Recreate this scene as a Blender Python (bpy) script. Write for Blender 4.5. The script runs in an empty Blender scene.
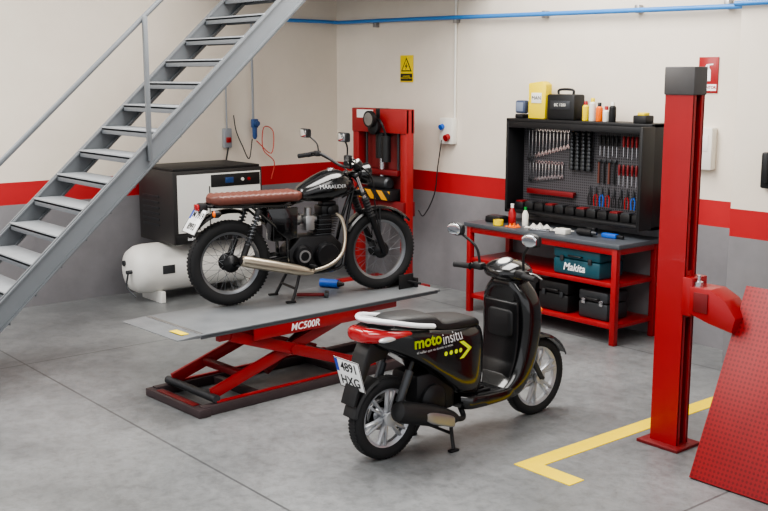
import bpy, bmesh, math, random
from mathutils import Vector, Matrix, Euler
from mathutils.bvhtree import BVHTree
random.seed(3)
C=bpy.context.scene.collection
pi=math.pi
def lin(r,g,b):
    f=lambda c:(c/255/12.92) if c/255<=.04045 else ((c/255+.055)/1.055)**2.4
    return (f(r),f(g),f(b),1)
def M(name,col,rough=.5,metal=0,var=.0,scale=6,bump=0,coat=0,emis=0,bscale=None):
    m=bpy.data.materials.new(name); m.use_nodes=True; nt=m.node_tree; n=nt.nodes; b=n['Principled BSDF']
    b.inputs['Roughness'].default_value=rough; b.inputs['Metallic'].default_value=metal
    b.inputs['Coat Weight'].default_value=coat
    c=lin(*col); b.inputs['Base Color'].default_value=c
    tc=n.new('ShaderNodeTexCoord'); nz=n.new('ShaderNodeTexNoise'); nz.inputs['Scale'].default_value=scale; nz.inputs['Detail'].default_value=5
    nt.links.new(tc.outputs['Object'],nz.inputs['Vector'])
    v=var if var>0 else .04
    mx=n.new('ShaderNodeMix'); mx.data_type='RGBA'
    mx.inputs['A'].default_value=tuple(x*(1-v) for x in c[:3])+(1,)
    mx.inputs['B'].default_value=tuple(min(1,x*(1+v)) for x in c[:3])+(1,)
    nt.links.new(nz.outputs['Fac'],mx.inputs['Factor']); nt.links.new(mx.outputs['Result'],b.inputs['Base Color'])
    if bump:
        bp=n.new('ShaderNodeBump'); bp.inputs['Strength'].default_value=bump; bp.inputs['Distance'].default_value=.01
        nz2=n.new('ShaderNodeTexNoise'); nz2.inputs['Scale'].default_value=bscale or scale*8
        nt.links.new(tc.outputs['Object'],nz2.inputs['Vector'])
        nt.links.new(nz2.outputs['Fac'],bp.inputs['Height']); nt.links.new(bp.outputs['Normal'],b.inputs['Normal'])
    if emis:
        b.inputs['Emission Color'].default_value=c; b.inputs['Emission Strength'].default_value=emis
    return m
BLK=M('black_paint',(12,12,14),.18,0,coat=.5)
BLKM=M('black_matte',(20,20,22),.5)
RUB=M('rubber',(24,24,26),.75,bump=.2,scale=20)
CHR=M('chrome',(205,205,208),.2,1)
STL=M('steel',(160,160,160),.38,.9,var=.1)
SIL=M('silencer_steel',(172,162,146),.3,.9,var=.15)
ALU=M('alloy_silver',(182,184,188),.35,.6)
RIMD=M('rim_steel',(130,132,136),.35,.8)
DST=M('dark_steel',(72,74,77),.45,.7)
RED=M('red_enamel',(150,18,22),.4,var=.12,coat=.1)
RED2=M('red_enamel_dark',(108,14,18),.45,var=.12)
GRY=M('grey_paint',(140,144,150),.45,var=.08)
WHT=M('white_paint',(228,227,222),.4)
SHW=M('pearl_white',(225,228,232),.25,coat=.4)
BRN=M('brown_leather',(98,54,44),.45,var=.25,bump=.15)
YEL=M('yellow_plastic',(232,205,20),.4)
GRN=M('lime_vinyl',(206,224,30),.4)
LWH=M('white_vinyl',(245,245,245),.4)
TEAL=M('teal_plastic',(22,72,84),.5)
BLU=M('blue_plastic',(30,90,185),.4)
LBL=M('blue_pipe_paint',(60,130,200),.4)
TRED=M('lamp_red',(165,14,20),.12,coat=.7)
ORG=M('lamp_orange',(235,110,20),.2)
HOSE=M('hose_red',(190,60,45),.4)
GLS=M('mirror_glass',(225,230,235),.06,1)
LENS=M('lens',(225,228,232),.08,.5)
CLO=M('cloth_white',(215,212,205),.9,bump=.5,scale=12)
OIL=M('engine_black',(26,26,28),.4,.4)
CARD=M('light_plastic',(222,220,212),.5)
PLB=M('plate_blue',(20,60,170),.4)
DECK=M('platform_grey',(116,119,122),.42,.3,var=.25,scale=5,bump=.2,bscale=90)
SAT=M('panel_satin',(17,17,19),.34,bump=.03,scale=30)
# ------------------------------------------------ mesh builder
def cat(pts,sub=5,closed=False):
    P=[Vector(p) for p in pts]
    if len(P)<3 or sub<2: return P
    out=[]
    n=len(P)
    for i in range(n-1):
        p0=P[i-1] if i>0 else 2*P[0]-P[1]; p1=P[i]; p2=P[i+1]; p3=P[i+2] if i+2<n else 2*P[-1]-P[-2]
        for k in range(sub):
            t=k/sub
            out.append(.5*((2*p1)+(p2-p0)*t+(2*p0-5*p1+4*p2-p3)*t*t+(3*p1-p0-3*p2+p3)*t**3))
    out.append(P[-1]); return out
def interp(secs,sub=4):
    n=len(secs); out=[]
    for i in range(n-1):
        a=secs[max(i-1,0)];b=secs[i];c=secs[i+1];d=secs[min(i+2,n-1)]
        for k in range(sub):
            t=k/sub
            out.append([ .5*(2*q1+(q2-q0)*t+(2*q0-5*q1+4*q2-q3)*t*t+(3*q1-q0-3*q2+q3)*t**3) for q0,q1,q2,q3 in zip(a,b,c,d)])
    out.append(list(secs[-1])); return out
class MB:
    def __init__(s): s.v=[];s.f=[];s.m=[]
    def add(s,vs,fs,mi=0,mat=None):
        o=len(s.v)
        for p in vs: s.v.append((mat@Vector(p)) if mat else Vector(p))
        for f in fs: s.f.append([i+o for i in f]); s.m.append(mi)
        return s
    def bmadd(s,bm,mi,mat=None):
        bm.verts.index_update()
        s.add([v.co.copy() for v in bm.verts],[[v.index for v in f.verts] for f in bm.faces],mi,mat); bm.free(); return s
    def box(s,c,d,bev=0,rot=None,mi=0,seg=2):
        bm=bmesh.new(); bmesh.ops.create_cube(bm,size=1)
        for v in bm.verts: v.co=Vector((v.co.x*d[0],v.co.y*d[1],v.co.z*d[2]))
        if bev: bmesh.ops.bevel(bm,geom=bm.edges[:],offset=min(bev,min(d)*.45),segments=seg,affect='EDGES',profile=.5)
        m=Matrix.Translation(c)
        if rot: m=m@Euler(rot).to_matrix().to_4x4()
        return s.bmadd(bm,mi,m)
    def bar(s,p0,p1,w,h,bev=0,mi=0,up=(0,0,1)):
        p0=Vector(p0);p1=Vector(p1);d=p1-p0;L=d.length;x=d.normalized();y=Vector(up).cross(x).normalized();z=x.cross(y)
        bm=bmesh.new(); bmesh.ops.create_cube(bm,size=1)
        for v in bm.verts: v.co=Vector((v.co.x*L,v.co.y*w,v.co.z*h))
        if bev: bmesh.ops.bevel(bm,geom=bm.edges[:],offset=min(bev,min(w,h)*.45),segments=2,affect='EDGES',profile=.5)
        R=Matrix((x,y,z)).transposed().to_4x4()
        return s.bmadd(bm,mi,Matrix.Translation((p0+p1)/2)@R)
    def lathe(s,prof,o,ax,seg=28,mi=0,closed=False,cap=True):
        ax=Vector(ax).normalized(); t=Vector((0,0,1)) if abs(ax.z)<.9 else Vector((1,0,0))
        a=ax.cross(t).normalized(); b=ax.cross(a); o=Vector(o)
        vs=[];fs=[];n=len(prof)
        for r,h in prof:
            for k in range(seg):
                t=2*pi*k/seg; vs.append(o+ax*h+(a*math.cos(t)+b*math.sin(t))*r)
        rng=range(n) if closed else range(n-1)
        for i in rng:
            j=(i+1)%n
            for k in range(seg):
                l=(k+1)%seg; fs.append([i*seg+k,i*seg+l,j*seg+l,j*seg+k])
        if cap and not closed:
            fs.append([k for k in range(seg)][::-1]); fs.append([(n-1)*seg+k for k in range(seg)])
        return s.add(vs,fs,mi)
    def cyl(s,p0,p1,r0,r1=None,seg=16,mi=0):
        p0=Vector(p0);p1=Vector(p1); r1=r0 if r1 is None else r1
        return s.lathe([(r0,0),(r1,(p1-p0).length)],p0,p1-p0,seg,mi)
    def tube(s,pts,r,seg=8,mi=0,sub=5,flat=1.0):
        P=cat(pts,sub); n=len(P); rings=[]
        T=[(P[min(i+1,n-1)]-P[max(i-1,0)]).normalized() for i in range(n)]
        up=Vector((0,0,1)) if abs(T[0].z)<.9 else Vector((0,1,0))
        a=T[0].cross(up).normalized()
        for i in range(n):
            a=(a-T[i]*a.dot(T[i])).normalized(); b=T[i].cross(a)
            rings.append([P[i]+(a*math.cos(2*pi*k/seg)+b*flat*math.sin(2*pi*k/seg))*r for k in range(seg)])
        return s.loft(rings,mi=mi)
    def loft(s,rings,mi=0,cap=True):
        n=len(rings[0]);vs=[p for r in rings for p in r];fs=[]
        for i in range(len(rings)-1):
            for k in range(n):
                l=(k+1)%n; fs.append([i*n+k,i*n+l,(i+1)*n+l,(i+1)*n+k])
        if cap: fs.append(list(range(n))[::-1]); fs.append([(len(rings)-1)*n+k for k in range(n)])
        return s.add(vs,fs,mi)
    def body(s,secs,e=2.6,n=24,sub=4,mi=0,yc=0,mat=None):
        # secs: x,zbottom,ztop,halfwidth
        rings=[]
        for x,zb,zt,w in interp(secs,sub):
            zc=(zb+zt)/2;h=(zt-zb)/2
            rings.append([Vector((x,yc+w*math.copysign(abs(math.cos(t))**(2/e),math.cos(t)),zc+h*math.copysign(abs(math.sin(t))**(2/e),math.sin(t)))) for t in [2*pi*k/n for k in range(n)]])
        if mat: rings=[[mat@p for p in r] for r in rings]
        return s.loft(rings,mi)
    def vbody(s,secs,e=2.6,n=24,sub=4,mi=0):
        # z,x_back,x_front,halfwidth
        rings=[]
        for z,xb,xf,w in interp(secs,sub):
            xc=(xb+xf)/2;h=(xf-xb)/2
            rings.append([Vector((xc+h*math.copysign(abs(math.sin(t))**(2/e),math.sin(t)),w*math.copysign(abs(math.cos(t))**(2/e),math.cos(t)),z)) for t in [2*pi*k/n for k in range(n)]])
        return s.loft(rings,mi)
    def prism(s,poly,y0,y1,bev=0,mi=0,axis='y',mat=None):
        bm=bmesh.new()
        if axis=='y': vs=[bm.verts.new((p[0],y0,p[1])) for p in poly]; d=Vector((0,y1-y0,0))
        elif axis=='x': vs=[bm.verts.new((y0,p[0],p[1])) for p in poly]; d=Vector((y1-y0,0,0))
        else: vs=[bm.verts.new((p[0],p[1],y0)) for p in poly]; d=Vector((0,0,y1-y0))
        f=bm.faces.new(vs); r=bmesh.ops.extrude_face_region(bm,geom=[f])
        for g in r['geom']:
            if isinstance(g,bmesh.types.BMVert): g.co+=d
        if bev: bmesh.ops.bevel(bm,geom=bm.edges[:],offset=bev,segments=2,affect='EDGES',profile=.5)
        return s.bmadd(bm,mi,mat)
    def ball(s,c,r,mi=0,seg=18):
        r=Vector(r) if not isinstance(r,(int,float)) else Vector((r,r,r))
        bm=bmesh.new(); bmesh.ops.create_uvsphere(bm,u_segments=seg,v_segments=seg//2+2,radius=1)
        return s.bmadd(bm,mi,Matrix.Translation(c)@Matrix.Diagonal((*r,1)))
    def mesh(s,name,mats):
        me=bpy.data.meshes.new(name); me.from_pydata(s.v,[],s.f)
        for m in mats: me.materials.append(m)
        for p,i in zip(me.polygons,s.m): p.material_index=min(i,len(mats)-1); p.use_smooth=True
        bm=bmesh.new(); bm.from_mesh(me); bmesh.ops.recalc_face_normals(bm,faces=bm.faces[:]); bm.to_mesh(me); bm.free()
        me.set_sharp_from_angle(angle=math.radians(38)); return me
def part(mb,name,par,mats,label=None,loc=None,rot=None):
    if not isinstance(mats,(list,tuple)): mats=[mats]
    o=bpy.data.objects.new(name,mb.mesh(name,mats)); C.objects.link(o)
    if par: o.parent=par
    if label: o['label']=label
    if loc: o.location=loc
    if rot: o.rotation_euler=rot
    return o
def thing(mb,name,mats,label,category,loc=(0,0,0),rot=(0,0,0),group=None,kind=None):
    if mb is None:
        o=bpy.data.objects.new(name,None); o.empty_display_size=.1; C.objects.link(o)
    else: o=part(mb,name,None,mats)
    o.location=loc; o.rotation_euler=rot; o['label']=label; o['category']=category
    if group: o['group']=group
    if kind: o['kind']=kind
    return o
def struct(mb,name,mats,label):
    o=part(mb,name,None,mats); o['kind']='structure'; o['label']=label; o['category']=name.split('_')[0]; return o
def project(me,target,off=.004):
    bm=bmesh.new(); bm.from_mesh(target.data); bv=BVHTree.FromBMesh(bm); bm.free()
    for v in me.vertices:
        h=bv.ray_cast(Vector((v.co.x,-2,v.co.z)),Vector((0,1,0)))
        if h[0]: v.co.y=h[0].y-off
def text(body,size,par,loc,rot,mat,ext=.0006,sx=1,off=.0,name='lettering',target=None,shear=0,label=None,align='CENTER'):
    cu=bpy.data.curves.new('t','FONT'); cu.body=body; cu.size=size; cu.extrude=ext; cu.offset=off; cu.align_x=align; cu.align_y='CENTER'; cu.shear=shear
    cu.space_line=.85; cu.resolution_u=3
    o=bpy.data.objects.new('t',cu); C.objects.link(o); bpy.context.view_layer.update()
    me=bpy.data.meshes.new_from_object(o.evaluated_get(bpy.context.evaluated_depsgraph_get())); bpy.data.objects.remove(o)
    me.name=name; me.materials.clear(); me.materials.append(mat)
    T=Matrix.Translation(loc)@Euler(rot).to_matrix().to_4x4()@Matrix.Diagonal((sx,1,1,1))
    me.transform(T)
    if target is not None: project(me,target)
    o=bpy.data.objects.new(name,me); C.objects.link(o); o.parent=par
    if label: o['label']=label
    return o
# ------------------------------------------------ camera (room axes: wall_back at y=7.88, wall_left at x=-10.4)
cam=bpy.data.cameras.new('camera'); cam.lens=1045/768*36; cam.sensor_width=36
co=bpy.data.objects.new('camera',cam); C.objects.link(co)
co.location=(0,0,2.35); co.rotation_euler=(math.radians(90-9.8),0,math.radians(50.3)); bpy.context.scene.camera=co
# ------------------------------------------------ room
def wallmat():
    m=bpy.data.materials.new('painted_wall'); m.use_nodes=True; nt=m.node_tree; n=nt.nodes; b=n['Principled BSDF']; b.inputs['Roughness'].default_value=.6
    g=n.new('ShaderNodeNewGeometry'); sp=n.new('ShaderNodeSeparateXYZ'); nt.links.new(g.outputs['Position'],sp.inputs[0])
    nz=n.new('ShaderNodeTexNoise'); nz.inputs['Scale'].default_value=1.6; nz.inputs['Detail'].default_value=8; nz.inputs['Roughness'].default_value=.65; nt.links.new(g.outputs['Position'],nz.inputs['Vector'])
    def gt(v):
        k=n.new('ShaderNodeMath'); k.operation='GREATER_THAN'; k.inputs[1].default_value=v; nt.links.new(sp.outputs['Z'],k.inputs[0]); return k
    def mix(f,a,bb):
        k=n.new('ShaderNodeMix'); k.data_type='RGBA'
        if f is not None: nt.links.new(f,k.inputs['Factor'])
        for s,x in (('A',a),('B',bb)):
            if isinstance(x,tuple): k.inputs[s].default_value=x
            else: nt.links.new(x.outputs['Result'],k.inputs[s])
        return k
    gr=mix(nz.outputs['Fac'],lin(104,102,105),lin(146,144,147))
    cr=mix(nz.outputs['Fac'],lin(212,202,188),lin(232,223,210))
    rd=mix(nz.outputs['Fac'],lin(160,26,30),lin(186,36,40))
    x=mix(gt(1.065).outputs[0],gr,rd); y=mix(gt(1.29).outputs[0],x,cr)
    nt.links.new(y.outputs['Result'],b.inputs['Base Color'])
    bp=n.new('ShaderNodeBump'); bp.inputs['Strength'].default_value=.08; nz2=n.new('ShaderNodeTexNoise'); nz2.inputs['Scale'].default_value=60
    nt.links.new(g.outputs['Position'],nz2.inputs['Vector']); nt.links.new(nz2.outputs['Fac'],bp.inputs['Height']); nt.links.new(bp.outputs['Normal'],b.inputs['Normal'])
    return m
def floormat():
    m=bpy.data.materials.new('concrete_floor'); m.use_nodes=True; nt=m.node_tree; n=nt.nodes; b=n['Principled BSDF']
    g=n.new('ShaderNodeNewGeometry')
    def noise(s,d,r=.5,dist=0):
        k=n.new('ShaderNodeTexNoise'); k.inputs['Scale'].default_value=s; k.inputs['Detail'].default_value=d; k.inputs['Roughness'].default_value=r; k.inputs['Distortion'].default_value=dist
        nt.links.new(g.outputs['Position'],k.inputs['Vector']); return k
    a=noise(1.0,9,.62,.3); c=noise(11,12,.8,.3)
    r1=n.new('ShaderNodeValToRGB'); r1.color_ramp.elements[0].position=.3; r1.color_ramp.elements[0].color=lin(100,102,103); r1.color_ramp.elements[1].position=.7; r1.color_ramp.elements[1].color=lin(136,138,139)
    nt.links.new(a.outputs['Fac'],r1.inputs[0])
    r2=n.new('ShaderNodeValToRGB'); r2.color_ramp.elements[0].position=.36; r2.color_ramp.elements[0].color=(.66,.66,.66,1); r2.color_ramp.elements[1].position=.56; r2.color_ramp.elements[1].color=(1.05,1.05,1.05,1)
    nt.links.new(c.outputs['Fac'],r2.inputs[0])
    mx=n.new('ShaderNodeMix'); mx.data_type='RGBA'; mx.blend_type='MULTIPLY'; mx.inputs['Factor'].default_value=.9
    nt.links.new(r1.outputs[0],mx.inputs['A']); nt.links.new(r2.outputs[0],mx.inputs['B'])
    sp=n.new('ShaderNodeSeparateXYZ'); nt.links.new(g.outputs['Position'],sp.inputs[0])
    def line(ax,v,w=.008):
        k=n.new('ShaderNodeMath'); k.operation='COMPARE'; k.inputs[1].default_value=v; k.inputs[2].default_value=w; nt.links.new(sp.outputs[ax],k.inputs[0]); return k
    tot=None
    for ax,v in (('Y',3.05),('X',-8.3),('X',-3.1),('Y',7.3)):
        k=line(ax,v)
        if tot is None: tot=k
        else:
            q=n.new('ShaderNodeMath'); q.operation='MAXIMUM'; nt.links.new(tot.outputs[0],q.inputs[0]); nt.links.new(k.outputs[0],q.inputs[1]); tot=q
    m2=n.new('ShaderNodeMix'); m2.data_type='RGBA'; m2.inputs['B'].default_value=lin(56,58,60)
    q=n.new('ShaderNodeMath'); q.operation='MULTIPLY'; q.inputs[1].default_value=.7; nt.links.new(tot.outputs[0],q.inputs[0])
    nt.links.new(q.outputs[0],m2.inputs['Factor']); nt.links.new(mx.outputs['Result'],m2.inputs['A']); nt.links.new(m2.outputs['Result'],b.inputs['Base Color'])
    rr=n.new('ShaderNodeMapRange'); rr.inputs['To Min'].default_value=.22; rr.inputs['To Max'].default_value=.46; nt.links.new(c.outputs['Fac'],rr.inputs['Value']); nt.links.new(rr.outputs[0],b.inputs['Roughness'])
    return m
WM=wallmat()
struct(MB().box((-3.2,2,-.05),(14.6,12,.1)),'floor',floormat(),'mottled grey painted concrete floor')
struct(MB().box((-10.5,2,2.3),(.2,12,4.6)),'wall_left',WM,'cream wall with red band above grey dado')
struct(MB().box((-3.2,7.98,2.3),(14.4,.2,4.6)),'wall_back',WM,'cream wall with red band above grey dado')
struct(MB().box((-3.2,2,4.65),(14.6,12.2,.1)),'ceiling',M('ceiling_white',(225,225,222),.8),'plain white ceiling')
struct(MB().box((-4.33,7.69,2.3),(.66,.38,4.6),.01),'trim_1',WM,'square wall pillar with red band')
YP=M('yellow_floor_paint',(248,214,4),.5,var=.08,scale=14)
struct(MB().prism([(-4.175,4.50),(-3.735,4.50),(-3.735,4.63),(-4.045,4.63),(-4.045,7.2),(-4.175,7.2)],0,.004,axis='z'),'trim_2',YP,'yellow painted corner line on the floor')
# ------------------------------------------------ stairs
st=thing(None,'staircase','', 'grey steel open-tread staircase with tube handrail','staircase',(-8.1,3.85,0))
def sy(k): return .211*k
def sz(k): return .191*(k+9)
SG=M('stair_grey',(106,110,114),.5,var=.1)
for s in (-1,1):
    mb=MB(); x=s*.5
    mb.bar((x,sy(-8.9),sz(-8.9)-.01),(x,sy(9),sz(9)-.04),.012,.18,mi=0)
    for dz in (.085,-.115): 
        mb.bar((x,sy(-8.7),sz(-8.7)+dz),(x,sy(9),sz(9)+dz),.06,.012)
    part(mb,'stringer',st,SG)
TM=M('tread_grey',(142,146,150),.55,var=.15)
for k in range(-8,10):
    part(MB().box((0,sy(k),sz(k)-.015),(.98,.24,.03),.004).box((0,sy(k)-.115,sz(k)-.035),(.98,.01,.05),.002,mi=1).box((0,sy(k)+.115,sz(k)-.035),(.98,.01,.05),.002,mi=1),'tread',st,[TM,SG])
mb=MB(); x=.5
mb.tube([(x,sy(-9),sz(-9)+1.05),(x,sy(9),sz(9)+1.05)],.02,10)
part(mb,'handrail',st,SG)
for k in (-8,0.1,8.5): part(MB().box((x+.03,sy(k),sz(k)+.5),(.035,.035,1.12),.004),'handrail_post',st,SG)
part(MB().box((-.9,2.97,3.41),(2.75,2.1,.1)),'landing',st,SG)
# ------------------------------------------------ wheels
def wheel(par,c,R,tw,rr,style,extra=0):
    c=Vector(c); mb=MB()
    mb.lathe([(rr+.004,-tw*.62),(rr+.012,-tw*.62),(rr+.01,-tw*.5),(rr-.012,-tw*.3),(rr-.012,tw*.3),(rr+.01,tw*.5),(rr+.012,tw*.62),(rr+.004,tw*.62),(rr-.02,tw*.3),(rr-.022,-tw*.3)],c,(0,1,0),48,closed=True)
    mb.lathe([(.02,-.07),(.045,-.065),(.045,-.05),(.03,-.04),(.03,.04),(.05,.05),(.05,.065),(.02,.07)] if style=='alloy' else [(.012,-.09),(.02,-.085),(.065,-.06),(.07,-.05),(.035,-.03),(.035,.03),(.07,.05),(.065,.06),(.02,.085),(.012,.09)],c,(0,1,0),24,mi=1)
    w=part(mb,'wheel',par,[ALU,ALU] if style=='alloy' else [RIMD,OIL])
    h=R-rr
    tp=[(rr,-tw*.62),(rr+.25*h,-tw*.95),(rr+.6*h,-tw),(R-.16*h,-tw*.8),(R-.04*h,-tw*.45),(R,0),(R-.04*h,tw*.45),(R-.16*h,tw*.8),(rr+.6*h,tw),(rr+.25*h,tw*.95),(rr,tw*.62)]
    t=MB(); t.lathe(tp,c,(0,1,0),56,closed=True)
    n=70
    for i in range(n):
        a=2*pi*i/n
        for sd in (-1,1):
            rq=R-.006
            p=c+Vector((math.cos(a)*rq,sd*tw*.40,math.sin(a)*rq))
            t.box(p,(.014,tw*.5,.010),0,(0,-a+pi/2,0))
    part(t,'tyre',w,RUB)
    s=MB()
    if style=='spoke':
        for i in range(36):
            a=2*pi*i/36; da=.55*(1 if i%2 else -1); sd=-1 if (i//2)%2 else 1
            p0=c+Vector((math.cos(a+da)*.066,sd*.052,math.sin(a+da)*.066)); p1=c+Vector((math.cos(a)*(rr-.015),0,math.sin(a)*(rr-.015)))
            s.cyl(p0,p1,.0016,seg=5)
        part(s,'spokes',w,RIMD)
    else:
        for i in range(6):
            a=2*pi*i/6+.3
            for d in (-.14,.14):
                p0=c+Vector((math.cos(a+d*.9)*.035,-.012,math.sin(a+d*.9)*.035)); p1=c+Vector((math.cos(a+d)*(rr-.012),-.012,math.sin(a+d)*(rr-.012)))
                s.bar(p0,p1,.017,.034,.004,up=(0,1,0))
            p1=c+Vector((math.cos(a)*(rr*.5),-.012,math.sin(a)*(rr*.5)))
            s.bar(c,p1,.03,.03,.004,up=(0,1,0))
        part(s,'spokes',w,ALU)
        part(MB().lathe([(.05,.0),(.095,.0),(.095,.004),(.05,.004)],c+Vector((0,.05,0)),(0,1,0),32,closed=True),'brake_disc',w,STL)
    return w
# ------------------------------------------------ motorcycle
mc=thing(None,'motorcycle','', 'black retro motorcycle with ribbed brown seat on the lift table','motorcycle',(-6.705,4.765,.603),(0,0,math.radians(79.9)))
XR,XF=-.655,.655
wheel(mc,(XR,0,.33),.33,.052,.242,'spoke'); wheel(mc,(XF,0,.33),.33,.046,.248,'spoke')
mb=MB()
mb.cyl((.385,0,.92),(.425,0,.78),.028)
mb.tube([(.40,0,.87),(.15,0,.82),(-.12,0,.76)],.02)
for s in (-1,1):
    mb.tube([(-.1,s*.03,.77),(-.25,s*.1,.755),(-.80,s*.1,.78)],.013)
    mb.tube([(.41,s*.02,.82),(.34,s*.05,.6),(.29,s*.09,.33),(.22,s*.1,.22),(-.12,s*.1,.22),(-.2,s*.1,.3),(-.22,s*.1,.76)],.014)
    mb.tube([(-.2,s*.09,.35),(-.45,s*.1,.33),(XR,s*.1,.33)],.018)
    mb.tube([(-.2,s*.1,.5),(-.5,s*.11,.76)],.011,sub=1)
mb.tube([(-.80,-.1,.78),(-.84,0,.78),(-.80,.1,.78)],.013)
mb.cyl((XR,-.125,.33),(XR,.125,.33),.012)
part(mb,'frame',mc,BLK)
# engine
mb=MB()
mb.prism([(-.2,.3),(-.17,.22),(.2,.22),(.27,.3),(.27,.42),(.18,.50),(-.1,.50),(-.2,.4)],-.1,.1,.02)
mb.lathe([(.0001,.0),(.09,.0),(.1,-.02),(.1,-.06)],(.12,-.16,.34),(0,-1,0),28)
mb.lathe([(.105,-.06),(.105,.0),(.09,.03),(.02,.035)],(.12,-.11,.34),(0,-1,0),28)
mb.lathe([(.085,-.06),(.085,.0),(.07,.03),(.02,.035)],(-.08,-.105,.35),(0,-1,0),28)
mb.lathe([(.095,-.06),(.095,.0),(.08,.03),(.02,.035)],(.1,.1,.34),(0,1,0),28)
ck=part(mb,'crankcase',mc,OIL)
for bx,bz,br in ((.12,.34,.07),(-.08,.35,.05)):
    part(MB().lathe([(br*.72,0),(br,0),(br,.007),(br*.72,.007)],(bx,-.139,bz),(0,-1,0),28,closed=True),'cover_ring',ck,STL)
mb=MB()
for k in range(7):
    a=2*pi*k/7; mb.lathe([(.007,0),(.007,.006)],(.12+.095*math.cos(a),-.134,.34+.095*math.sin(a)),(0,-1,0),8)
part(mb,'cover_bolts',ck,CHR)
mb=MB()
for i in range(10):
    mb.box((.12+.006*i,0,.485+i*.019),(.165-(.015 if i in(0,9) else 0),.16,.007),.002,mi=i%2)
mb.box((.14,0,.56),(.12,.13,.2),.02)
part(mb,'cylinder_block',mc,[OIL,DST])
mb=MB(); mb.box((.18,0,.69),(.16,.15,.08),.02).box((.185,0,.74),(.12,.1,.04),.012); mb.lathe([(.035,0),(.035,.02),(.02,.03)],(.18,-.075,.69),(0,-1,0))
part(mb,'cylinder_head',mc,OIL)
mb=MB(); mb.cyl((.08,0,.62),(-.04,0,.62),.035).box((0,-.02,.6),(.08,.12,.12),.012).lathe([(.03,0),(.05,.03),(.055,.1),(.045,.12)],(-.04,-.0,.63),(-1,0,0)).cyl((0,-.03,.66),(0,-.03,.72),.03)
part(mb,'carburetor',mc,STL)
mb=MB()
mb.tube([(.23,-.06,.66),(.27,-.08,.62),(.285,-.11,.53),(.265,-.145,.42),(.21,-.175,.33),(.09,-.19,.265),(-.08,-.198,.235)],.016,12)
part(mb,'exhaust_pipe',mc,SIL)
mb=MB(); d=Vector((-.98,0,.24)).normalized(); o=Vector((-.04,-.198,.228))
mb.lathe([(.018,0),(.034,.06),(.042,.14),(.045,.55),(.040,.60),(.03,.61),(.024,.58)],o,d,24)
mb.lathe([(.023,.0),(.023,.03)],o+d*.585,d,16,mi=1)
part(mb,'silencer',mc,[SIL,BLKM],'brushed steel silencer')
# tank
mb=MB(); mb.body([(-.08,.79,.85,.05),(-.055,.77,.89,.09),(.05,.76,.95,.13),(.17,.76,1.0,.158),(.27,.78,1.005,.155),(.35,.81,.97,.118),(.39,.84,.93,.06),(.405,.86,.90,.03)],e=2.2)
tk=part(mb,'fuel_tank',mc,BLK)
part(MB().lathe([(.03,0),(.03,.012),(.022,.018)],(.22,0,1.003),(0,0,1)),'fuel_cap',tk,CHR)
text('MARAUDER',.042,tk,(.17,-.2,.885),(pi/2,0,0),LWH,target=tk)
# seat
mb=MB(); secs=[(-.81,.80,.84,.05),(-.785,.785,.86,.1)]
x=-.76
while x<-.1:
    secs+= [(x,.778,.868,.122),(x+.022,.778,.861,.121)]; x+=.045
secs+=[(-.08,.79,.855,.09),(-.05,.80,.84,.06)]
mb.body(secs,e=4,sub=2)
part(mb,'seat',mc,BRN,'ribbed brown leather seat')
# fenders
def fender(mb,c,R,a0,a1,w,mi=0,th=.004,n=18):
    c=Vector(c); prof=[(-w,-.022),(-w*.85,-.006),(-w*.45,0),(w*.45,0),(w*.85,-.006),(w,-.022)]
    prof=prof+[(y*.93,r-th) for y,r in prof[::-1]]
    rings=[]
    for i in range(n+1):
        a=math.radians(a0+(a1-a0)*i/n)
        rings.append([c+Vector((math.cos(a)*(R+r),y,math.sin(a)*(R+r))) for y,r in prof])
    mb.loft(rings,mi)
mb=MB(); fender(mb,(XF,0,.33),.365,40,150,.06)
for s in(-1,1): mb.tube([(XF-.02,s*.075,.42),(XF-.02,s*.06,.69)],.006)
part(mb,'mudguard',mc,BLK)
mb=MB(); fender(mb,(XR,0,.36),.385,75,140,.07); part(mb,'mudguard',mc,BLK)
# shocks
for s in(-1,1):
    mb=MB(); a=Vector((-.6,s*.13,.36)); b=Vector((-.45,s*.13,.74)); mb.cyl(a,b,.012,mi=1).cyl(a,a+(b-a)*.35,.024,mi=0).cyl(a+(b-a)*.9,b,.026)
    pts=[]; d=(b-a); dn=d.normalized(); u=dn.cross(Vector((0,1,0))); v=dn.cross(u)
    for i in range(9*8+1):
        t=i/72; pts.append(a+d*(.3+.6*t)+(u*math.cos(i*pi/4)+v*math.sin(i*pi/4))*.025)
    mb.tube(pts,.005,6,mi=1,sub=1); part(mb,'shock_absorber',mc,[BLKM,DST])
# side cover
mb=MB(); mb.prism([(-.13,.50),(-.12,.74),(-.38,.74),(-.30,.56),(-.2,.48)],-.115,-.09,.01).prism([(-.13,.50),(-.12,.74),(-.38,.74),(-.30,.56),(-.2,.48)],.09,.115,.01)
mb.box((-.22,0,.6),(.2,.14,.26),.02)
part(mb,'side_cover',mc,BLK)
# forks
F0=Vector((.40,0,.96)); FA=Vector((XF,0,.33)); fd=(FA-F0).normalized()
for s in(-1,1):
    o=Vector((0,s*.095,0)); mb=MB(); mb.cyl(F0+o-fd*.02,FA+o,.017,mi=1).cyl(F0+o+fd*.36,FA+o+fd*.02,.026,mi=0)
    prof=[]
    for i in range(14): prof.append((.032 if i%2 else .026,.20+i*.0125))
    mb.lathe(prof,F0+o,fd,16,mi=2); part(mb,'fork_leg',mc,[OIL,CHR,RUB])
mb=MB(); 
for t in(.0,.16): mb.box(F0+fd*t,(.06,.24,.03),.01,(0,-.38,0))
part(mb,'fork_yoke',mc,BLK)
mb=MB(); mb.lathe([(.03,-.1),(.07,-.06),(.085,0),(.09,.02),(.088,.03)],(.52,0,.96),(1,0,-.05),28,mi=0).lathe([(.084,.028),(.05,.045),(.001,.05)],(.52,0,.96),(1,0,-.05),28,mi=1)
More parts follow.
